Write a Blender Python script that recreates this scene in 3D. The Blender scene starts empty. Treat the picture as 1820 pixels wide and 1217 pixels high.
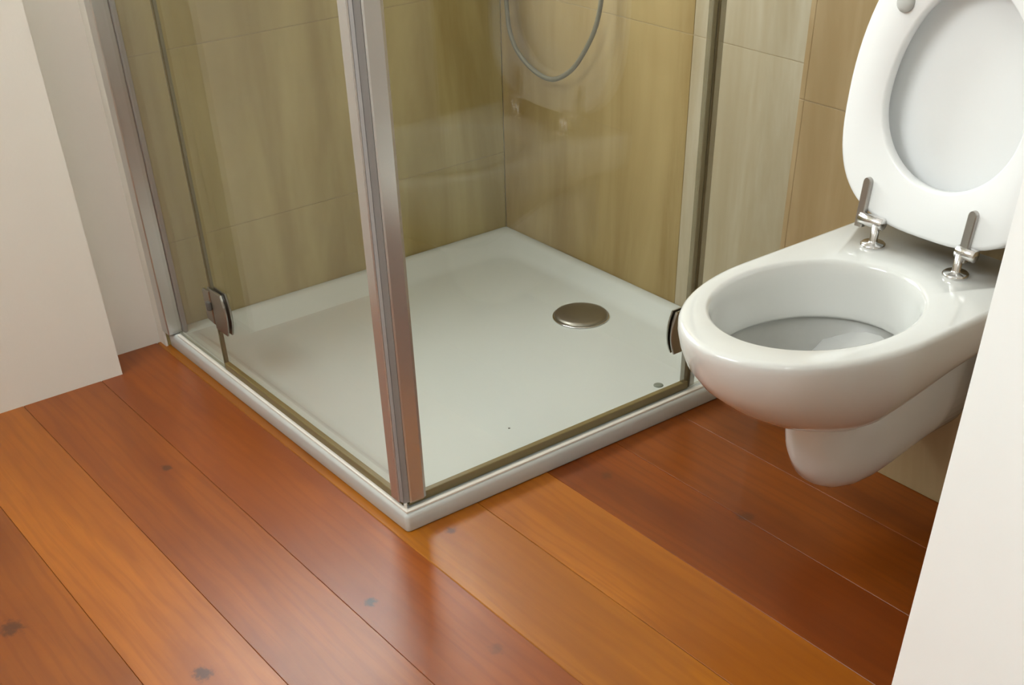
import bpy, bmesh, math, random
from mathutils import Vector, Matrix

# ------------------------------------------------------------------ camera
scene = bpy.context.scene
cd = bpy.data.cameras.new('camera')
cam = bpy.data.objects.new('camera', cd)
scene.collection.objects.link(cam)
R_ = Vector((0.79309, -0.60859, -0.02497))
U_ = Vector((0.42018, 0.51697, 0.74578))
F_ = Vector((0.44097, 0.60196, -0.66572))
m = Matrix.Identity(4)
for i in range(3):
    m[i][0] = R_[i]; m[i][1] = U_[i]; m[i][2] = -F_[i]
m[0][3], m[1][3], m[2][3] = -1.70683, -2.28996, 1.07872
cam.matrix_world = m
cd.sensor_fit = 'HORIZONTAL'; cd.sensor_width = 36.0
cd.lens = 2050.07 / 1820 * 36.0
cd.shift_y = (1213.9 - 608.5) / 1820
cd.clip_start = 0.05
scene.camera = cam

# ------------------------------------------------------------------ sky and light
world = bpy.data.worlds.new('sky'); scene.world = world
world.use_nodes = True
bg = world.node_tree.nodes['Background']
bg.inputs[0].default_value = (0.90, 0.94, 1.0, 1); bg.inputs[1].default_value = 17.0

W1 = (-1.02, -0.14, 0.82, 1.60)       # window in the back wall: x0 x1 z0 z1
W2 = (-1.45, -0.25, 1.62, 2.32)       # window in the left wall: y0 y1 z0 z1
W_FILL = (-2.20, -1.78, 1.45, 2.15)       # fill window added to the front wall, behind the camera: x0 x1 z0 z1
XL, YF, ZC = -2.40, -3.20, 2.45       # left wall, front wall, ceiling

def portal(name, loc, rot, sx, sy):
    l = bpy.data.lights.new(name, 'AREA'); l.shape = 'RECTANGLE'; l.size = sx; l.size_y = sy
    l.cycles.is_portal = True
    o = bpy.data.objects.new(name, l); scene.collection.objects.link(o)
    o.location = loc; o.rotation_euler = rot
    return o
portal('window_daylight', ((W1[0]+W1[1])/2, 0.12, (W1[2]+W1[3])/2), (-math.pi/2, 0, 0), W1[1]-W1[0], W1[3]-W1[2])
portal('window_daylight', (XL-0.12, (W2[0]+W2[1])/2, (W2[2]+W2[3])/2), (0, -math.pi/2, 0), W2[3]-W2[2], W2[1]-W2[0])

portal('window_daylight', ((W_FILL[0]+W_FILL[1])/2, YF-0.12, (W_FILL[2]+W_FILL[3])/2), (math.pi/2, 0, 0), W_FILL[1]-W_FILL[0], W_FILL[3]-W_FILL[2])  # portal of the added fill window

scene.view_settings.view_transform = 'Standard'
scene.view_settings.look = 'None'
scene.view_settings.gamma = 1.0
scene.view_settings.use_curve_mapping = False
scene.view_settings.exposure = 0.18

# ------------------------------------------------------------------ helpers
C = scene.collection
rng = random.Random(4)

def s2l(c):
    return tuple(((v/255)/12.92 if v/255 <= 0.04045 else ((v/255+0.055)/1.055)**2.4) for v in c)

def obj(name, bm, mat, parent=None, smooth=False, loc=None):
    me = bpy.data.meshes.new(name)
    bmesh.ops.recalc_face_normals(bm, faces=bm.faces)
    bm.to_mesh(me); bm.free()
    mats = mat if isinstance(mat, (list, tuple)) else [mat]
    for q in mats: me.materials.append(q)
    if smooth:
        for pl in me.polygons: pl.use_smooth = True
    o = bpy.data.objects.new(name, me); C.objects.link(o)
    if loc is not None: o.location = loc
    if parent is not None: o.parent = parent
    return o

def struct(o):
    o['kind'] = 'structure'; return o

def thing(name, label, cat, loc=(0, 0, 0)):
    o = bpy.data.objects.new(name, None); C.objects.link(o)
    o.location = loc; o['label'] = label; o['category'] = cat
    o.empty_display_size = 0.05
    bpy.context.view_layer.update()
    return o

def add_box(bm, x0, x1, y0, y1, z0, z1, bevel=0.0, seg=1):
    vs = [bm.verts.new((x, y, z)) for x in (x0, x1) for y in (y0, y1) for z in (z0, z1)]
    idx = [(0, 1, 3, 2), (4, 6, 7, 5), (0, 4, 5, 1), (2, 3, 7, 6), (0, 2, 6, 4), (1, 5, 7, 3)]
    fs = [bm.faces.new([vs[i] for i in f]) for f in idx]
    if bevel > 0:
        es = set(e for f in fs for e in f.edges)
        bmesh.ops.bevel(bm, geom=list(es), offset=bevel, segments=seg, affect='EDGES', profile=0.5)
    return bm

def box(x0, x1, y0, y1, z0, z1, bevel=0.0, seg=1):
    return add_box(bmesh.new(), x0, x1, y0, y1, z0, z1, bevel, seg)

def add_loops(bm, loops, closed=True, cap0=False, cap1=False):
    rows = [[bm.verts.new(p) for p in lp] for lp in loops]
    n = len(rows[0])
    for a, b in zip(rows[:-1], rows[1:]):
        for i in range(n if closed else n-1):
            j = (i+1) % n
            bm.faces.new((a[i], a[j], b[j], b[i]))
    def cap(row):
        c = Vector((0, 0, 0))
        for v in row: c += v.co
        cv = bm.verts.new(c / n)
        for i in range(n): bm.faces.new((row[i], row[(i+1) % n], cv))
    if cap0: cap(rows[0])
    if cap1: cap(rows[-1])
    return bm

def add_lathe(bm, prof, centre=(0, 0, 0), n=32, rot=None):
    """prof: list of (radius, height); a zero radius end is closed by a fan."""
    loops = []
    for r, h in prof:
        lp = []
        for k in range(n):
            t = 2*math.pi*k/n
            p = Vector((max(r, 1e-4)*math.cos(t), max(r, 1e-4)*math.sin(t), h))
            if rot is not None: p = rot @ p
            lp.append(p + Vector(centre))
        loops.append(lp)
    return add_loops(bm, loops, True, True, True)

def add_tube(bm, pts, r, n=10):
    pts = [Vector(p) for p in pts]
    loops = []; up = None
    for i, p in enumerate(pts):
        t = (pts[min(i+1, len(pts)-1)] - pts[max(i-1, 0)]).normalized()
        if up is None:
            up = t.orthogonal().normalized()
        up = (up - t*up.dot(t)).normalized(); s = t.cross(up)
        rr = r[i] if isinstance(r, (list, tuple)) else r
        loops.append([p + rr*(math.cos(2*math.pi*k/n)*up + math.sin(2*math.pi*k/n)*s) for k in range(n)])
    return add_loops(bm, loops, True, True, True)

def catmull(P, m_=8):
    P = [Vector(p) for p in P]; out = []
    Q = [2*P[0]-P[1]] + P + [2*P[-1]-P[-2]]
    for i in range(1, len(Q)-2):
        a, b, c, d = Q[i-1], Q[i], Q[i+1], Q[i+2]
        for k in range(m_):
            t = k/m_
            out.append(0.5*((2*b)+(c-a)*t+(2*a-5*b+4*c-d)*t*t+(3*b-a-3*c+d)*t**3))
    out.append(P[-1]); return out

# ------------------------------------------------------------------ materials
class NT:
    def __init__(s, name):
        s.m = bpy.data.materials.new(name); s.m.use_nodes = True
        s.t = s.m.node_tree; s.n = s.t.nodes; s.l = s.t.links
        s.out = s.n['Material Output']; s.p = s.n['Principled BSDF']
    def new(s, typ, **kw):
        q = s.n.new(typ)
        for k, v in kw.items(): setattr(q, k, v)
        return q
    def link(s, a, b): s.l.new(a, b)
    def math(s, op, a, b=None, c=None, clamp=False):
        q = s.new('ShaderNodeMath', operation=op); q.use_clamp = clamp
        for i, v in enumerate((a, b, c)):
            if v is None: continue
            if isinstance(v, (int, float)): q.inputs[i].default_value = v
            else: s.link(v, q.inputs[i])
        return q.outputs[0]
    def smooth(s, v, lo, hi, t0=0.0, t1=1.0):
        q = s.new('ShaderNodeMapRange', interpolation_type='SMOOTHSTEP')
        s.link(v, q.inputs[0])
        for i, x in zip((1, 2, 3, 4), (lo, hi, t0, t1)): q.inputs[i].default_value = x
        return q.outputs[0]
    def mix(s, fac, a, b, mode='MIX'):
        q = s.new('ShaderNodeMix', data_type='RGBA', blend_type=mode)
        for i, v in ((0, fac), (6, a), (7, b)):
            if isinstance(v, (int, float)): q.inputs[i].default_value = v
            elif isinstance(v, tuple): q.inputs[i].default_value = (*v, 1)
            else: s.link(v, q.inputs[i])
        return q.outputs[2]
    def noise(s, vec, scale, detail=3, rough=0.5, dist=0.0):
        q = s.new('ShaderNodeTexNoise'); s.link(vec, q.inputs['Vector'])
        q.inputs['Scale'].default_value = scale; q.inputs['Detail'].default_value = detail
        q.inputs['Roughness'].default_value = rough; q.inputs['Distortion'].default_value = dist
        return q.outputs[0]
    def vec(s, v, loc=(0, 0, 0), scale=(1, 1, 1)):
        q = s.new('ShaderNodeMapping'); s.link(v, q.inputs[0])
        q.inputs[1].default_value = loc; q.inputs[3].default_value = scale
        return q.outputs[0]
    def bump(s, h, strength, dist=0.001):
        q = s.new('ShaderNodeBump'); s.link(h, q.inputs['Height'])
        q.inputs['Strength'].default_value = strength; q.inputs['Distance'].default_value = dist
        s.link(q.outputs[0], s.p.inputs['Normal'])

def simple(name, col, rough=0.4, metal=0.0, spec=0.5, var=0.0, scale=12.0, coat=0.0):
    t = NT(name); p = t.p
    p.inputs['Roughness'].default_value = rough; p.inputs['Metallic'].default_value = metal
    p.inputs['Specular IOR Level'].default_value = spec
    p.inputs['Coat Weight'].default_value = coat; p.inputs['Coat Roughness'].default_value = 0.08
    g = t.new('ShaderNodeNewGeometry')
    n = t.noise(g.outputs['Position'], scale, 4)
    lo = tuple(c*(1-var) for c in col)
    t.link(t.mix(n, lo, col), p.inputs['Base Color'])
    return t.m

# painted plaster
def plaster(name, col):
    t = NT(name); p = t.p
    g = t.new('ShaderNodeNewGeometry')
    n = t.noise(g.outputs['Position'], 3.0, 5)
    f = t.noise(g.outputs['Position'], 160.0, 3)
    t.link(t.mix(n, tuple(c*0.96 for c in col), col), p.inputs['Base Color'])
    p.inputs['Roughness'].default_value = 0.75
    p.inputs['Specular IOR Level'].default_value = 0.25
    t.bump(f, 0.25, 0.001)
    return t.m

# honey coloured lacquered oak with knots
def wood():
    t = NT('lacquered_oak'); p = t.p
    g = t.new('ShaderNodeNewGeometry'); pos = g.outputs['Position']
    oi = t.new('ShaderNodeObjectInfo')
    rv = t.new('ShaderNodeCombineXYZ')
    t.link(t.math('MULTIPLY', oi.outputs['Random'], 7.0), rv.inputs[0])
    t.link(t.math('MULTIPLY', oi.outputs['Random'], 31.0), rv.inputs[1])
    ad = t.new('ShaderNodeVectorMath', operation='ADD'); t.link(pos, ad.inputs[0]); t.link(rv.outputs[0], ad.inputs[1])
    v = ad.outputs[0]
    broad = t.noise(t.vec(v, scale=(9, 1.4, 1)), 1.0, 4, 0.55, 0.4)
    streak = t.noise(t.vec(v, scale=(42, 2.2, 1)), 1.0, 4, 0.6, 0.6)
    fine = t.noise(t.vec(v, scale=(420, 9, 1)), 1.0, 3, 0.6)
    wv = t.new('ShaderNodeTexWave', wave_type='BANDS', bands_direction='X', wave_profile='SIN')
    t.link(t.vec(v, scale=(1, 0.16, 1)), wv.inputs['Vector'])
    wv.inputs['Scale'].default_value = 14.0; wv.inputs['Distortion'].default_value = 7.0
    wv.inputs['Detail'].default_value = 2.5; wv.inputs['Detail Scale'].default_value = 1.3
    base = oi.outputs['Color']
    c = t.mix(t.smooth(broad, 0.32, 0.72), t.mix(1.0, base, (0.74, 0.66, 0.55), 'MULTIPLY'), t.mix(1.0, base, (1.16, 1.2, 1.25), 'MULTIPLY'))
    c = t.mix(t.smooth(streak, 0.52, 0.78, 0.0, 0.42), c, t.mix(1.0, base, (0.62, 0.50, 0.38), 'MULTIPLY'))
    c = t.mix(t.smooth(fine, 0.52, 0.75, 0.0, 0.32), c, t.mix(1.0, base, (0.6, 0.5, 0.4), 'MULTIPLY'))
    c = t.mix(t.smooth(wv.outputs['Fac'], 0.55, 1.0, 0.0, 0.30), c, t.mix(1.0, base, (0.66, 0.55, 0.42), 'MULTIPLY'))
    # knots: dark hearts with a stained halo drawn out along the grain
    wob = t.noise(t.vec(pos, scale=(95, 70, 1)), 1.0, 4, 0.65)
    knots = [(-1.047, -1.030, 0.011, 1.0), (-1.324, -1.018, 0.017, 0.8), (-1.120, -0.458, 0.011, 0.7),
             (-0.438, -1.228, 0.016, 0.55), (-1.503, -0.737, 0.020, 0.7), (-0.840, -0.951, 0.010, 0.75),
             (-0.530, -0.985, 0.012, 0.4), (-0.964, -1.240, 0.013, 0.35), (-1.62, -1.35, 0.016, 0.8), (-0.36, -1.9, 0.015, 0.7)]
    sx = t.new('ShaderNodeSeparateXYZ'); t.link(pos, sx.inputs[0])
    heart = halo = None
    for kx, ky, r, w in knots:
        dx = t.math('MULTIPLY', t.math('SUBTRACT', sx.outputs[0], kx), 1/r)
        dy = t.math('MULTIPLY', t.math('SUBTRACT', sx.outputs[1], ky), 1/(r*1.15))
        d = t.math('SQRT', t.math('ADD', t.math('MULTIPLY', dx, dx), t.math('MULTIPLY', dy, dy)))
        d = t.math('ADD', d, t.math('MULTIPLY', t.math('SUBTRACT', wob, 0.5), 2.0))
        h = t.smooth(d, 0.35, 1.15, w, 0.0)
        dy2 = t.math('MULTIPLY', dy, 0.45)
        d2 = t.math('SQRT', t.math('ADD', t.math('MULTIPLY', dx, dx), t.math('MULTIPLY', dy2, dy2)))
        d2 = t.math('ADD', d2, t.math('MULTIPLY', t.math('SUBTRACT', wob, 0.5), 1.6))
        l = t.smooth(d2, 0.6, 3.2, w*0.5, 0.0)
        heart = h if heart is None else t.math('MAXIMUM', heart, h)
        halo = l if halo is None else t.math('MAXIMUM', halo, l)
    c = t.mix(halo, c, t.mix(1.0, base, (0.60, 0.42, 0.32), 'MULTIPLY'))
    c = t.mix(heart, c, (0.045, 0.014, 0.006))
    t.link(c, p.inputs['Base Color'])
    p.inputs['Roughness'].default_value = 0.34
    p.inputs['Specular IOR Level'].default_value = 0.53
    t.bump(fine, 0.08, 0.0006)
    return t.m

# vein-cut travertine tile; the cream / tan share is the stone's own
def travertine():
    t = NT('travertine'); p = t.p
    g = t.new('ShaderNodeNewGeometry'); pos = g.outputs['Position']
    oi = t.new('ShaderNodeObjectInfo')
    v1 = t.noise(t.vec(pos, scale=(7, 7, 1.1)), 1.0, 5, 0.6, 0.5)
    v2 = t.noise(t.vec(pos, loc=(3, 1, 5), scale=(26, 26, 3.0)), 1.0, 4, 0.6, 0.8)
    v3 = t.noise(t.vec(pos, loc=(1, 7, 2), scale=(3.2, 3.2, 2.6)), 1.0, 4, 0.5, 0.3)
    base = oi.outputs['Color']
    dark = t.mix(1.0, base, (0.78, 0.73, 0.64), 'MULTIPLY')
    light = t.mix(1.0, base, (1.16, 1.20, 1.30), 'MULTIPLY')
    c = t.mix(t.smooth(v1, 0.32, 0.70), dark, light)
    c = t.mix(t.smooth(v2, 0.55, 0.80, 0, 0.35), c, t.mix(1.0, base, (1.2, 1.25, 1.38), 'MULTIPLY'))
    c = t.mix(t.smooth(v3, 0.5, 0.75, 0, 0.45), c, t.mix(1.0, base, (0.80, 0.74, 0.62), 'MULTIPLY'))
    t.link(c, p.inputs['Base Color'])
    p.inputs['Roughness'].default_value = 0.55
    p.inputs['Specular IOR Level'].default_value = 0.3
    t.bump(v2, 0.06, 0.001)
    return t.m

# shower glass: clear pane whose reflection follows Schlick's law
def glass():
    t = NT('clear_glass'); t.n.remove(t.p)
    tr = t.new('ShaderNodeBsdfTransparent'); tr.inputs[0].default_value = (0.962, 0.966, 0.945, 1)
    gl = t.new('ShaderNodeBsdfGlossy'); gl.inputs['Roughness'].default_value = 0.0
    lw = t.new('ShaderNodeLayerWeight'); lw.inputs[0].default_value = 0.5
    f = t.math('ADD', t.math('MULTIPLY', t.math('POWER', lw.outputs['Facing'], 5.0), 0.96), 0.04)
    mx = t.new('ShaderNodeMixShader')
    t.link(f, mx.inputs[0]); t.link(tr.outputs[0], mx.inputs[1]); t.link(gl.outputs[0], mx.inputs[2])
    t.link(mx.outputs[0], t.out.inputs[0])
    return t.m

def translucent(name, col, alpha, rough=0.35):
    t = NT(name)
    t.p.inputs['Base Color'].default_value = (*col, 1); t.p.inputs['Roughness'].default_value = rough
    t.p.inputs['Alpha'].default_value = alpha
    return t.m

def water():
    t = NT('toilet_water'); p = t.p
    p.inputs['Base Color'].default_value = (0.9, 0.95, 0.95, 1); p.inputs['Roughness'].default_value = 0.02
    p.inputs['IOR'].default_value = 1.33; p.inputs['Alpha'].default_value = 0.25
    return t.m

M = dict(
    white_paint=plaster('white_wall_paint', (0.85, 0.81, 0.735)),
    ceiling_paint=plaster('ceiling_paint', (0.85, 0.84, 0.82)),
    door_paint=simple('white_door_lacquer', (0.94, 0.97, 0.96), 0.35, var=0.02),
    oak=wood(), stone=travertine(),
    grout=simple('beige_grout', s2l((168, 150, 118)), 0.9, var=0.1, scale=60),
    acrylic=simple('white_acrylic', (0.575, 0.60, 0.575), 0.18, var=0.02),
    ceramic=simple('white_ceramic', (0.73, 0.735, 0.705), 0.10, var=0.02, coat=0.3),
    shaded=simple('shade_grey_ceramic', (0.45, 0.45, 0.42), 0.35, var=0.18, scale=30),  # grey base colour stands in for shade under the rim lip
    duroplast=simple('white_seat_plastic', (0.92, 0.93, 0.925), 0.20, var=0.02),
    rubber=simple('grey_rubber', (0.55, 0.55, 0.52), 0.5, var=0.1),
    chrome=simple('polished_chrome', (0.72, 0.71, 0.70), 0.16, 1.0, var=0.05),
    profile=simple('brushed_aluminium_profile', (0.60, 0.585, 0.555), 0.24, 0.72, var=0.05),
    satin=simple('satin_steel', (0.50, 0.48, 0.45), 0.34, 1.0, var=0.12, scale=40),
    hinge=simple('hinge_steel', (0.40, 0.385, 0.345), 0.3, 1.0, var=0.1, scale=40),
    spot=simple('grey_green_disc', (0.20, 0.22, 0.18), 0.5, var=0.1),
    drain=simple('dull_drain_steel', (0.33, 0.31, 0.27), 0.38, 1.0, var=0.12, scale=40),
    alu=simple('bright_aluminium', (0.66, 0.65, 0.64), 0.30, 1.0, var=0.06),
    bead=simple('white_sealing_bead', (0.82, 0.79, 0.72), 0.25, var=0.04),
    gasket=simple('dark_gasket', (0.12, 0.115, 0.10), 0.5, var=0.2),
    magnet=simple('grey_magnet_seal', (0.30, 0.29, 0.28), 0.45, var=0.1),
    lip=simple('olive_seal_lip', s2l((92, 82, 54)), 0.5, var=0.1),
    seal=translucent('olive_plastic_seal', s2l((128, 112, 70)), 0.86),
    edge=translucent('green_glass_edge', s2l((140, 132, 102)), 0.55, 0.25),
    glass=glass(), water=water(),
)

# ------------------------------------------------------------------ room shell
floor = struct(obj('floor', box(XL-0.2, 0.15, YF-0.2, 0.2, -0.08, -0.015), M['grout']))
PX = [-2.50, -2.36, -2.20, -2.04, -1.88, -1.72, -1.5600, -1.4005, -1.2400, -1.0785, -0.9165, -0.7560, -0.6035, -0.4440, -0.2840, -0.1235, 0.0]
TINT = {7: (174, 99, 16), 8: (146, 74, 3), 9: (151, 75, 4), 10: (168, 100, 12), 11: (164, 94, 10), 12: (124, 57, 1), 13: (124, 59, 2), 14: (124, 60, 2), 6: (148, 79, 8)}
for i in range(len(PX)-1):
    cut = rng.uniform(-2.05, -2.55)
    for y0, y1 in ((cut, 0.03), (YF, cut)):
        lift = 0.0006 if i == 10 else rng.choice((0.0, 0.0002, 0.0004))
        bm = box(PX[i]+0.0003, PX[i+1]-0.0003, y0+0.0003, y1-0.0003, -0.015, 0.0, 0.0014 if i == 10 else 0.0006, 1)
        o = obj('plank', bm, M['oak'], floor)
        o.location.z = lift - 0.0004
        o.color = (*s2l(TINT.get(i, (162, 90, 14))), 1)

def wall(name, boxes, mat):
    bm = bmesh.new()
    for b in boxes: add_box(bm, *b)
    return struct(obj(name, bm, mat))

BY = 0.010                                            # rendered face behind the tiles
back = wall('wall_back', [
    (XL-0.15, W1[0], 0.03, 0.16, -0.02, ZC),          # painted stretch left of the shower
    (W1[0], -0.9042, 0.03, 0.16, -0.02, W1[2]), (-0.9088, -0.9042, -0.0005, 0.03, -0.02, W1[2]),
    (W1[0], -0.905, 0.03, 0.16, W1[3], ZC),
    (-0.9042, 0.15, BY, 0.16, -0.02, W1[2]),
    (-0.905, 0.15, BY, 0.16, W1[3], ZC),
    (W1[1], 0.15, BY, 0.16, W1[2], W1[3])], M['white_paint'])
wall('wall_back_pier', [(XL, -1.033, -0.060, 0.03, -0.005, ZC)], M['white_paint'])
right = wall('wall_right', [(0.010, 0.16, YF-0.1, 0.16, -0.02, ZC)], M['white_paint'])
left = wall('wall_left', [
    (XL-0.15, XL, YF-0.1, 0.16, -0.02, W2[2]), (XL-0.15, XL, YF-0.1, 0.16, W2[3], ZC),
    (XL-0.15, XL, YF-0.1, W2[0], W2[2], W2[3]), (XL-0.15, XL, W2[1], 0.16, W2[2], W2[3])], M['white_paint'])
wall('wall_front', [
    (XL-0.1, W_FILL[0], YF-0.15, YF, -0.02, ZC), (W_FILL[1], 0.15, YF-0.15, YF, -0.02, ZC),
    (W_FILL[0], W_FILL[1], YF-0.15, YF, -0.02, W_FILL[2]), (W_FILL[0], W_FILL[1], YF-0.15, YF, W_FILL[3], ZC)], M['white_paint'])
struct(obj('ceiling', box(XL-0.15, 0.16, YF-0.15, 0.16, ZC, ZC+0.1), M['ceiling_paint']))
PWX, PWY = -0.1624, -0.997                            # boxed-in cistern behind the toilet
cist = wall('wall_right_cistern', [(PWX+0.0012, 0.010, -1.80, PWY-0.0012, -0.005, 1.24)], M['grout'])
wall('wall_right_painted', [(PWX+0.0005, 0.010, YF, -1.8005, -0.005, 1.24)], M['white_paint'])

# tiles: each one its own piece, 1.6 mm joints
G = 0.0006
def tile(parent, axis, face, u0, u1, z0, z1, col, sign=1):
    """axis 'y': tile lies in a plane y=face (u is x); axis 'x': plane x=face (u is y)"""
    bv = 0.0003
    if axis == 'y': bm = box(u0+G, u1-G, face, face+0.0105, z0+G, z1-G, bv)
    else: bm = box(face, face+0.0105, u0+G, u1-G, z0+G, z1-G, bv)
    o = obj('tile', bm, M['stone'], parent)
    k = rng.uniform(0.96, 1.04)
    o.color = (*[c*k for c in s2l(col)], 1)
    return o
TAN = (157, 135, 91); CREAM = (174, 163, 140); GOLD = (173, 152, 114); OLIVE = (165, 149, 101)
rows = [0.0, 0.205, 0.545, 0.82]
struct(obj('trim_1', box(-0.904, 0.0, 0.0010, 0.0105, 0.0, 0.82), M['grout']))
for k in range(len(rows)-1):
    tile(back, 'y', 0.0, -0.904, 0.0, rows[k], rows[k+1], OLIVE)
for z0, z1 in ((0.82, 1.225), (1.225, 1.6)):
    tile(back, 'y', 0.0, W1[1], 0.0, z0, z1, OLIVE)
struct(obj('trim_2', box(0.0010, 0.0105, PWY, -0.0005, 0.0, 2.165), M['grout']))
rowsB = [0.0, 0.545, 1.085, 1.625, 2.165]
for k in range(len(rowsB)-1):
    tile(right, 'x', 0.0, -0.594, 0.0, rowsB[k], rowsB[k+1], TAN)
    tile(right, 'x', 0.0, PWY, -0.594, rowsB[k], rowsB[k+1], CREAM)
for z0, z1 in ((0.0, 0.545), (0.545, 1.085), (1.085, 1.24)):
    for y0, y1 in ((-1.597, PWY-0.0105), (-1.80, -1.597)):
        tile(cist, 'x', PWX, y0, y1, z0, z1, GOLD)
    bm = box(PWX, -0.001, PWY-0.0105, PWY, z0+G, z1-G, 0.0007)
    o = obj('tile', bm, M['stone'], cist); o.color = (*s2l(GOLD), 1)
bm = box(PWX, 0.0, YF, PWY, 1.24, 1.252, 0.001)
o = obj('ledge_slab', bm, M['stone'], cist); o.color = (*s2l(GOLD), 1)

# windows (out of frame, they light the room)
def window(n, axis, at, u0, u1, z0, z1):
    f = 0.05
    bm = bmesh.new()
    def bx(a0, a1, c0, c1, d0, d1):
        if axis == 'y': add_box(bm, a0, a1, d0, d1, c0, c1, 0.003)
        else: add_box(bm, d0, d1, a0, a1, c0, c1, 0.003)
    lo, hi = sorted((at, at + (0.05 if axis == 'y' else -0.05)))
    bx(u0, u0+f, z0, z1, lo, hi); bx(u1-f, u1, z0, z1, lo, hi)
    bx(u0+f, u1-f, z0, z0+f, lo, hi); bx(u0+f, u1-f, z1-f, z1, lo, hi)
    w = struct(obj('window_%d' % n, bm, M['door_paint']))  # window_3 is the added fill window
    mid = (lo+hi)/2
    if axis == 'y': bm = box(u0+f, u1-f, mid-0.003, mid+0.003, z0+f, z1-f)
    else: bm = box(mid-0.003, mid+0.003, u0+f, u1-f, z0+f, z1-f)
    obj('pane', bm, M['glass'], w)
window(1, 'y', 0.06, *W1)
window(2, 'x', XL-0.05, *W2)
window(3, 'y', YF-0.11, *W_FILL)  # added only to bring fill light from the camera side

# open door leaf close to the camera on the right
E0 = Vector((-0.927, -1.843, 0)); H0 = Vector((-1.45, -2.62, 0))
d = (H0-E0); L_ = d.length; d.normalize()
door = struct(obj('door_1', box(0, L_, 0, 0.04, 0.008, 2.02, 0.002), M['door_paint']))
# local x runs from the free edge to the hinges, local y away from the camera
door.matrix_world = Matrix(((d.x, -d.y, 0, E0.x), (d.y, d.x, 0, E0.y), (0, 0, 1, 0), (0, 0, 0, 1)))
bm = bmesh.new()
add_lathe(bm, [(0.024, 0.0), (0.024, -0.006), (0.009, -0.008), (0.009, -0.045)], (0.06, 0, 1.04), 24, Matrix.Rotation(-math.pi/2, 3, 'X'))
add_tube(bm, [(0.06, -0.045, 1.04), (0.10, -0.05, 1.04), (0.18, -0.05, 1.04)], 0.009, 12)
obj('handle', bm, M['satin'], door, True)

# ------------------------------------------------------------------ shower tray
TW, TD, TH = 0.90, 0.912, 0.034
def rrect(x0, x1, y0, y1, r, z, n=8, z_fn=None):
    pts = []
    for cx, cy, a0 in ((x1-r, y1-r, 0), (x0+r, y1-r, 90), (x0+r, y0+r, 180), (x1-r, y0+r, 270)):
        for k in range(n+1):
            a = math.radians(a0 + 90*k/n)
            pts.append((cx+r*math.cos(a), cy+r*math.sin(a), z))
    return pts
tray = thing('shower_tray', 'square white shower tray, low rimmed, on the wood floor in the tiled corner', 'shower tray', (-TW/2, -TD/2, 0))
bm = bmesh.new()
e = 0.0012
X0, X1, Y0, Y1 = -TW, -e, -TD, -e
lp = [rrect(X0+.002, X1, Y0+.002, Y1, .006, 0.0), rrect(X0, X1, Y0, Y1, .008, 0.003), rrect(X0, X1, Y0, Y1, .008, TH-.008),
      rrect(X0+.001, X1, Y0+.001, Y1, .008, TH-.004), rrect(X0+.004, X1-.001, Y0+.004, Y1-.001, .008, TH-.001), rrect(X0+.009, X1-.003, Y0+.009, Y1-.003, .008, TH),
      rrect(X0+.046, X1-.022, Y0+.046, Y1-.022, .03, TH), rrect(X0+.050, X1-.027, Y0+.050, Y1-.027, .035, TH-.002),
      rrect(X0+.068, X1-.060, Y0+.068, Y1-.074, .045, .017), rrect(X0+.074, X1-.068, Y0+.074, Y1-.086, .05, .0128),
      rrect(X0+.086, X1-.082, Y0+.086, Y1-.102, .055, .0112), rrect(X0+.2, X1-.18, Y0+.2, Y1-.2, .06, .0108)]
add_loops(bm, lp, True, True, True)
bmesh.ops.translate(bm, verts=bm.verts, vec=(TW/2, TD/2, 0))
obj('basin', bm, M['acrylic'], tray, True)
def in_tray(bm):
    bmesh.ops.translate(bm, verts=bm.verts, vec=(TW/2, TD/2, 0)); return bm
bm = bmesh.new()
add_lathe(bm, [(0.0, .0112), (.0585, .0112), (.0585, .0150), (.0565, .0178), (.050, .0196), (.030, .0214), (0.0, .0222)], (-0.163, -0.478, 0), 48)
o = obj('drain_cover', in_tray(bm), M['drain'], tray, True); o['label'] = 'brushed steel drain cover'
bm = bmesh.new()
add_lathe(bm, [(.0585, .0108), (.0615, .0112), (.0612, .0134), (.0590, .0136)], (-0.163, -0.478, 0), 48)
o = obj('drain_ring', in_tray(bm), M['chrome'], tray, True); o['label'] = 'thin chrome drain ring'
bm = bmesh.new()
add_lathe(bm, [(0, .0105), (.0095, .0105), (.0095, .0122), (.008, .0132), (0, .0134)], (-0.250, -0.815, 0), 20)
o = obj('spot', in_tray(bm), M['spot'], tray, True); o['label'] = 'small grey disc by the front rim'
bm = bmesh.new()
add_lathe(bm, [(0, .0106), (.0022, .0106), (.0022, .0114), (0, .0118)], (-0.573, -0.760, 0), 8)
obj('crumb', in_tray(bm), M['gasket'], tray, True)

# ------------------------------------------------------------------ glass corner enclosure
GX, GY = -0.884, -0.888            # glass planes (left side x=GX, front side y=GY)
T = 0.003; HG = 1.92
FX, FY = -0.247, -0.250            # where the fixed panels stop
enc = thing('shower_enclosure', 'clear glass corner shower enclosure with chrome profiles and two hinged doors', 'shower enclosure', (-TW/2, -TD/2, TH))
OFF = Vector((TW/2, TD/2, -TH))
def in_enc(name, bm, mat, parent=enc, smooth=False, label=None):
    bmesh.ops.translate(bm, verts=bm.verts, vec=OFF)
    o = obj(name, bm, mat, parent, smooth)
    if label: o['label'] = label
    return o
def pane(x0, x1, y0, y1, z0, z1):
    """glass pane with its narrow faces in the edge material"""
    bm = box(x0, x1, y0, y1, z0, z1)
    thin = 0 if (x1-x0) < (y1-y0) else 1
    bm.normal_update()
    for f in bm.faces:
        f.material_index = 0 if abs(f.normal[thin]) > 0.9 else 1
    return bm
GM = [M['glass'], M['edge']]
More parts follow.
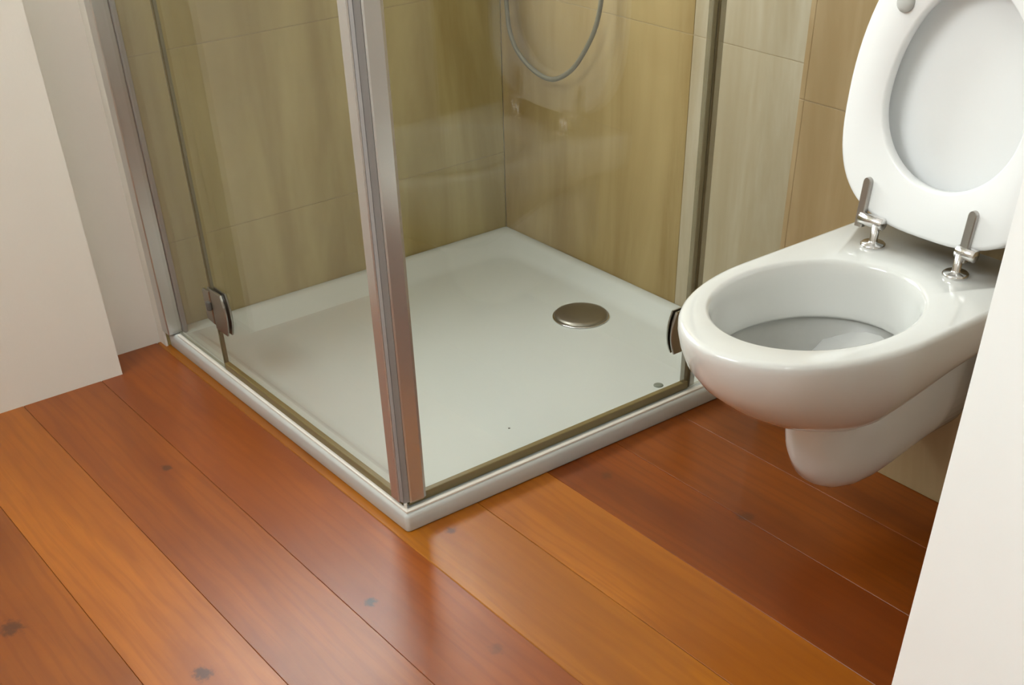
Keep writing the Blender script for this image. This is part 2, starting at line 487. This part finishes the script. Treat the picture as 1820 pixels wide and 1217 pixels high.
# left side (plane x = GX)
fl = in_enc('fixed_panel', pane(GX-T, GX+T, FY+.004, -.010, TH+.003, HG), GM)
dl = in_enc('door_panel', pane(GX-T, GX+T, GY+.030, FY-.004, TH+.016, HG), GM)
# front side (plane y = GY)
fr = in_enc('fixed_panel', pane(FX+.004, -.010, GY-T, GY+T, TH+.003, HG), GM)
dr = in_enc('door_panel', pane(GX+.030, FX-.004, GY-T, GY+T, TH+.016, HG), GM)
# wall profiles
bm = box(-.910, -.878, -.034, -.0012, TH+.001, HG+.01, .002); in_enc('wall_profile', bm, M['alu'], enc)
bm = box(-.8775, -.868, -.040, -.0012, TH+.001, HG+.01, .0015); in_enc('wall_gasket', bm, M['magnet'], enc, label='darker grey inner lip of the wall profile')
bm = box(-.018, -.0012, -.897, -.880, TH+.001, HG+.01, .002); in_enc('wall_profile', bm, M['alu'], enc)
# hanging edge seals between fixed glass and doors
for par, (x0, x1, y0, y1) in ((fl, (GX-.004, GX+.004, FY-.002, FY+.004)), (fr, (FX-.003, FX+.014, GY-.005, GY+.005))):
    in_enc('edge_seal', box(x0, x1, y0, y1, TH+.004, HG, .001), M['edge'], par)
for par, (x0, x1, y0, y1) in ((fl, (GX-.0045, GX+.0045, FY-.003, FY+.000)), (fr, (FX-.004, FX+.001, GY-.006, GY+.006))):
    in_enc('seal_lip', box(x0, x1, y0, y1, TH+.004, HG, .001), M['lip'], par)
in_enc('edge_seal', box(FX-.016, FX-.005, GY-.005, GY+.005, TH+.016, HG, .001), M['edge'], dr)
# door profiles meeting at the corner, mitred magnet seal between
def prism(pts, z0, z1, bev=0.0):
    bm = bmesh.new()
    return add_loops(bm, [[(x, y, z0) for x, y in pts], [(x, y, z1) for x, y in pts]], True, True, True)
pl_ = [(GX-.009, GY+.003), (GX-.010, GY+.006), (GX-.010, GY+.027), (GX-.007, GY+.032), (GX+.007, GY+.032), (GX+.009, GY+.028), (GX+.009, GY+.010), (GX-.001, GY+.003)]
in_enc('door_profile', prism(pl_, TH+.010, HG+.006), M['profile'], dl)
pr_ = [(GX+.003, GY-.009), (GX+.006, GY-.010), (GX+.030, GY-.010), (GX+.036, GY-.007), (GX+.036, GY+.007), (GX+.030, GY+.009), (GX+.010, GY+.009), (GX+.003, GY-.001)]
in_enc('door_profile', prism(pr_, TH+.010, HG+.006), M['profile'], dr)
in_enc('magnet_seal', prism([(GX-.0085, GY+.0025), (GX-.0075, GY-.006), (GX-.001, GY-.0012), (GX-.0005, GY+.0025)], TH+.012, HG+.004), M['magnet'], dl)
in_enc('magnet_seal', prism([(GX-.007, GY-.0065), (GX+.0025, GY-.0085), (GX+.0025, GY-.0005), (GX-.0005, GY-.0015)], TH+.012, HG+.004), M['magnet'], dr)
in_enc('seal_tail', prism([(GX-.0085, GY-.0085), (GX-.0045, GY-.0105), (GX-.001, GY-.006), (GX-.006, GY-.003)], TH+.002, TH+.011), M['bead'], dr, label='white plastic tip under the corner profiles')
# bottom seals of the doors
in_enc('bottom_seal', box(GX-.005, GX+.006, GY+.004, FY-.002, TH+.002, TH+.017, .001), M['seal'], dl)
in_enc('bottom_seal', box(GX+.004, FX-.002, GY-.005, GY+.006, TH+.002, TH+.017, .001), M['seal'], dr)
# threshold strips on the rim
bm = bmesh.new()
prof = [(0, 0), (0, .0030), (.0025, .0046), (.006, .0042), (.0085, .0016), (.0085, 0)]
ox, oy = -TW+.0045, -TD+.0045
rows_ = []
rows_.append([(ox+u, -.045, TH+w) for u, w in prof])
rows_.append([(ox+u, oy+u, TH+w) for u, w in prof])
rows_.append([(-.036, oy+u, TH+w) for u, w in prof])
add_loops(bm, rows_, True, True, True)
in_enc('threshold_strip', bm, M['bead'], enc, label='pale bead strip along the tray rim')

# hinges: two bowed plates across the gap, inside and outside the glass, with a knuckle
def plate_outline(h=.040, wi=.047):
    pts = []
    for k in range(9):
        s = -1+2*k/8
        pts.append((-wi - .010*(1-s*s), s*h))
    for k in range(9):
        s = 1-2*k/8
        pts.append((wi + .010*(1-s*s), s*h))
    return pts
def hinge(parent, axis, zc):
    h = None
    for side in (-1, 1):
        for half in (-1, 1):
            if half > 0:
                pts = [(.028, .031), (.0305, .028), (.0305, -.028), (.028, -.031), (.0015, -.033), (.0015, .033)]
            else:
                pts = [(u, v) for u, v in plate_outline() if u < 0] + [(-.0015, .040), (-.0015, -.040)]
                pts = pts[:9] + [(-.0015, .040), (-.0015, -.040)]
            a, b = side*.0032, side*.0060
            cx = sum(q[0] for q in pts)/len(pts)
            mk = (lambda u, v, w: (GX+w, FY+u, zc+v)) if axis == 'x' else (lambda u, v, w: (FX+u, GY+w, zc+v))
            sm = [(cx+(u-cx)*.93, v*.95) for u, v in pts]
            bm = add_loops(bmesh.new(), [[mk(u, v, a) for u, v in pts], [mk(u, v, b) for u, v in pts], [mk(u, v, b+side*.0015) for u, v in sm]], True, True, True)
            o = in_enc('hinge_plate', bm, M['hinge'], parent)
            o['label'] = 'chrome hinge plate'
    bm = bmesh.new()
    c = (GX-.0095, FY+.006, zc+.004) if axis == 'x' else (FX+.004, GY-.0095, zc)
    add_lathe(bm, [(0.0, -.008), (.0050, -.008), (.0058, -.006), (.0058, .006), (.0050, .008), (0.0, .008)], c, 16)
    o = in_enc('hinge_knuckle', bm, M['gasket'], parent); o['label'] = 'dark hinge barrel'
hinge(dl, 'x', .162); hinge(dr, 'y', .158)
hinge(dl, 'x', 1.78); hinge(dr, 'y', 1.78)
for par, axis in ((dl, 'x'), (dr, 'y')):                        # door knobs, above the frame
    bm = bmesh.new()
    for s in (-1, 1):
        if axis == 'x': add_lathe(bm, [(.008, 0), (.008, .012), (.016, .016), (.016, .032), (0, .034)], (GX+s*T, GY+.08, 1.0), 20, Matrix.Rotation(s*math.pi/2, 3, 'Y'))
        else: add_lathe(bm, [(.008, 0), (.008, .012), (.016, .016), (.016, .032), (0, .034)], (GX+.08, GY+s*T, 1.0), 20, Matrix.Rotation(-s*math.pi/2, 3, 'X'))
    in_enc('door_knob', bm, M['chrome'], par, True)

# ------------------------------------------------------------------ shower hose
hose = thing('shower_hose', 'grey flexible shower hose hanging in a loop before the tiled wall', 'hose', (-.03, -.2, 0.40))
path = [(-.045, -.085, 1.55), (-.045, -.080, 1.1), (-.040, -.072, .80), (-.035, -.066, .60), (-.035, -.071, .51), (-.036, -.084, .468), (-.037, -.112, .438), (-.037, -.160, .4155), (-.037, -.205, .4075),
        (-.036, -.243, .4135), (-.034, -.290, .441), (-.032, -.331, .488), (-.030, -.357, .535), (-.028, -.370, .60), (-.024, -.376, .70), (-.030, -.376, .85), (-.034, -.376, .945)]
bm = bmesh.new(); pp = catmull(path, 22)
add_tube(bm, pp, [.0050 if k % 2 else .0045 for k in range(len(pp))], 10)
def in_hose(bm):
    bmesh.ops.translate(bm, verts=bm.verts, vec=(.03, .2, -.40)); return bm
obj('hose_sleeve', in_hose(bm), simple('satin_grey_hose', (0.16, 0.145, 0.095), 0.5, 0.0, var=0.15, scale=60), hose, True)
bm = bmesh.new()
add_lathe(bm, [(0, 0), (.027, 0), (.027, .006), (.012, .010), (.012, .036), (0, .038)], (-.001, -.376, .97), 24, Matrix.Rotation(-math.pi/2, 3, 'Y'))
add_lathe(bm, [(.009, -.035), (.011, -.03), (.011, 0), (0, .006)], (-.034, -.376, .975), 16)
obj('wall_elbow', in_hose(bm), M['chrome'], hose, True)
bm = bmesh.new()
add_lathe(bm, [(0, 0), (.024, 0), (.024, .006), (.012, .010), (.012, .04), (0, .042)], (-.001, -.085, 1.58), 24, Matrix.Rotation(-math.pi/2, 3, 'Y'))
add_tube(bm, [(-.045, -.085, 1.55), (-.055, -.09, 1.66), (-.085, -.105, 1.74)], [.011, .013, .014], 14)
add_lathe(bm, [(0, -.014), (.04, -.012), (.05, .0), (.035, .02), (0, .026)], (-.095, -.11, 1.755), 28, Matrix.Rotation(-2.2, 3, 'Y'))
obj('hand_shower', in_hose(bm), M['chrome'], hose, True)

# ------------------------------------------------------------------ toilet
TY = -1.334; RZ = .41
toilet = thing('toilet', 'white wall-hung toilet with its seat and lid raised against the tiles', 'toilet', (PWX, TY, 0))
def A(a, b, z): return (-a, b, z)            # local frame: a out from the wall, b sideways, z up
def dloop(L, ry, zf, zb, c=.28, nf=44, ns=10, nb=8, inset=0.0):
    c = min(c, L-.03); rx = L-c
    pts = []
    for k in range(ns): pts.append((inset+(c-inset)*k/ns, ry))
    for k in range(nf+1):
        t = math.pi/2 - math.pi*k/nf
        pts.append((c+rx*math.cos(t), ry*math.sin(t)))
    for k in range(1, ns+1): pts.append((c-(c-inset)*k/ns, -ry))
    for k in range(1, nb): pts.append((inset, -ry+2*ry*k/nb))
    out = []
    for a, b in pts:
        s = min(max((a-.06)/(.30-.06), 0), 1); s = s*s*(3-2*s)
        out.append((a, b, zb+(zf-zb)*s))
    return out
IC, IB = .303, .006
def oval(ref, rx, ry, z, c=IC, cb=IB):
    out = []
    for a, b, _ in ref:
        t = math.atan2((b-cb)/.168, (a-IC)/.24)
        out.append((c+rx*math.cos(t), cb+ry*math.sin(t), z))
    return out
outer = [dloop(.23, .020, .243, .334, .19), dloop(.30, .058, .244, .334, .23), dloop(.362, .092, .254, .335), dloop(.412, .118, .275, .337), dloop(.450, .138, .300, .340),
         dloop(.480, .152, .325, .346), dloop(.501, .161, .350, .356), dloop(.513, .166, .374, .374), dloop(.519, .168, .394, .394),
         dloop(.5195, .1680, RZ-.007, RZ-.007), dloop(.5180, .1668, RZ-.003, RZ-.003), dloop(.5145, .1638, RZ-.0005, RZ-.0005), dloop(.509, .159, RZ, RZ)]
ref = outer[-1]
inner = [oval(ref, .166, .136, RZ), oval(ref, .162, .132, RZ-.0015), oval(ref, .159, .129, RZ-.006), oval(ref, .157, .127, RZ-.02), oval(ref, .153, .124, RZ-.072), oval(ref, .152, .123, RZ-.080),
         oval(ref, .154, .125, RZ-.084), oval(ref, .160, .131, RZ-.085)]
bm = bmesh.new()
add_loops(bm, [[A(*q) for q in lp] for lp in outer+inner], True, True, False)
bowl = obj('bowl', bm, M['ceramic'], toilet, True)
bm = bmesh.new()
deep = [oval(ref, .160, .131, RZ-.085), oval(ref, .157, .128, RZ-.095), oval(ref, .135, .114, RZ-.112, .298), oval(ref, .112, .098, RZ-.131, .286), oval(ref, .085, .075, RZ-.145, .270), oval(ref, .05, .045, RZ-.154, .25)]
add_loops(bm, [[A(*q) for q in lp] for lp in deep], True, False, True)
o = obj('inner_bowl', bm, M['shaded'], toilet, True); o['label'] = 'inside of the bowl below the rim, shade painted grey'
wl = oval(ref, .066, .058, RZ-.148, .260)
bm = bmesh.new()
add_loops(bm, [[A(a, b, z-.004) for a, b, z in wl], [A(*q) for q in wl]], True, True, True)
obj('water', bm, M['water'], toilet, True)
# trap below the bowl
bm = bmesh.new(); loops = []
for a, hw, zb, zt in ((0, .080, .124, .335), (.06, .080, .121, .335), (.105, .079, .112, .33), (.145, .077, .101, .315), (.18, .074, .094, .30), (.212, .069, .093, .29), (.242, .063, .101, .284), (.265, .055, .114, .280), (.283, .045, .142, .277), (.296, .034, .178, .274), (.304, .020, .220, .270)):
    lp = []
    hgt = min((zt-zb)*.55, .105)
    n = 24
    for k in range(n+1):
        t = math.pi*k/n
        ex = 0.8
        lp.append(A(a, hw*math.copysign(abs(math.cos(t))**ex, math.cos(t)), zb+hgt-hgt*abs(math.sin(t))**ex))
    lp.append(A(a, -hw, zt)); lp.append(A(a, hw, zt))
    loops.append(lp)
add_loops(bm, loops, True, True, True)
obj('trap', bm, M['ceramic'], toilet, True)

# seat and lid, tipped up: own plane through the hinge axis
TILT = math.radians(4.0)
AX = Vector((.245+PWX, 0, .437))             # hinge axis in the toilet's local frame (x = -a)
HP = Vector((-.245-PWX, 0, 0))
SB = .013                                    # seat centre relative to the bowl centre
up = Vector((math.sin(TILT), 0, math.cos(TILT))); nn = Vector((math.cos(TILT), 0, -math.sin(TILT)))
org = Vector((-.245-PWX, SB, .440))
def S(b, v, n): return org + Vector((0, b, 0)) + up*v + nn*n
def seat_outer(off, n_, N=96):
    out = []
    for k in range(N):
        t = 2*math.pi*k/N
        ct, st = math.cos(t), math.sin(t)
        if st < 0: e_, sv = 2/2.9, .163
        else: e_, sv = 2/2.05, .245
        b = (.177-off)*math.copysign(abs(ct)**e_, ct)
        v = .160 + (sv-off)*math.copysign(abs(st)**e_, st)
        out.append((b, v, n_))
    return out
def seat_hole(off, n_, N=96):
    out = []
    for k in range(N):
        t = 2*math.pi*k/N
        ct, st = math.cos(t), math.sin(t)
        sv = .099 if st < 0 else .150
        out.append(((.110+off)*ct+.002, .163+(sv+off)*st, n_))
    return out
bm = bmesh.new()
lp = [seat_hole(.004, .0), seat_hole(.001, .002), seat_hole(0, .006), seat_hole(0, .014), seat_hole(.003, .018), seat_hole(.008, .020),
      seat_outer(.010, .020), seat_outer(.003, .017), seat_outer(0, .012), seat_outer(0, .006), seat_outer(.002, .002), seat_outer(.007, .0)]
lp = lp + [lp[0]]
rows_ = [[bm.verts.new(S(*q)) for q in l] for l in lp[:-1]]; rows_.append(rows_[0])
for r0, r1 in zip(rows_[:-1], rows_[1:]):
    for i in range(96):
        j = (i+1) % 96
        bm.faces.new((r0[i], r0[j], r1[j], r1[i]))
seat = obj('seat', bm, M['duroplast'], toilet, True)
def bumper(b, v):
    bm = bmesh.new()
    rot = Matrix((up, Vector((0, 1, 0)), -nn)).transposed()
    add_lathe(bm, [(.0125, -.001), (.0125, .005), (.0105, .0085), (.006, .0098), (0, .010)], S(b, v, 0), 24, rot)
    return bm
for s in (-1, 1):
    o = obj('bumper', bumper(s*.108, .279), M['rubber'], seat, True); o['label'] = 'grey rubber buffer'
bm = bmesh.new()
lid_loops = [seat_outer(.040, .0455), seat_outer(.024, .042), seat_outer(.012, .029), seat_outer(.007, .0245), seat_outer(.003, .0235), seat_outer(-.001, .0245), seat_outer(-.002, .028),
             seat_outer(-.001, .033), seat_outer(.004, .040), seat_outer(.02, .0475), seat_outer(.05, .051)]
def flat_in(loop, f, n_):
    return [(b*f, .18+(v-.18)*f, n_) for b, v, _ in loop]
lid_loops = [flat_in(seat_outer(.04, 0), .25, .0475), flat_in(seat_outer(.04, 0), .6, .047)] + lid_loops + [flat_in(seat_outer(.05, 0), .4, .0525)]
add_loops(bm, [[S(*q) for q in l] for l in lid_loops], True, True, True)
lid = obj('lid', bm, M['duroplast'], toilet, True)
# two chrome hinges
for s in (-1, 1):
    hb = .012+s*.073
    base = Vector((-.092, hb, RZ))
    bm = bmesh.new()
    add_lathe(bm, [(0, -.001), (.0185, -.001), (.0185, .003), (.0165, .0048), (.0075, .0055), (.0062, .008), (.0058, .030), (0, .032)], base, 28)
    hg = obj('seat_hinge', bm, M['chrome'], toilet, True); hg['label'] = 'chrome seat hinge'
    bm = bmesh.new()
    y0, y1 = sorted((hb-s*.009, hb+s*(.034 if s > 0 else .022)))
    add_lathe(bm, [(0, 0), (.0078, 0), (.0088, .001), (.0088, y1-y0-.001), (.0078, y1-y0), (0, y1-y0)], (-.0865, y0, RZ+.031), 24, Matrix.Rotation(-math.pi/2, 3, 'X'))
    obj('pivot', bm, M['chrome'], hg, True)
    bm = bmesh.new()
    bb = .106 if s > 0 else -.075; w = .0068
    pts = [(-w, -.012), (w, -.012), (w, .050)] + [(w*math.cos(math.pi*k/8), .050+w*math.sin(math.pi*k/8)) for k in range(1, 8)] + [(-w, .050)]
    add_loops(bm, [[S(bb+p_, v, 0.001) for p_, v in pts], [S(bb+p_, v, -.006) for p_, v in pts], [S(bb+p_*.8, v, -.0075) for p_, v in pts]], True, True, True)
    obj('hinge_arm', bm, M['satin'], hg)
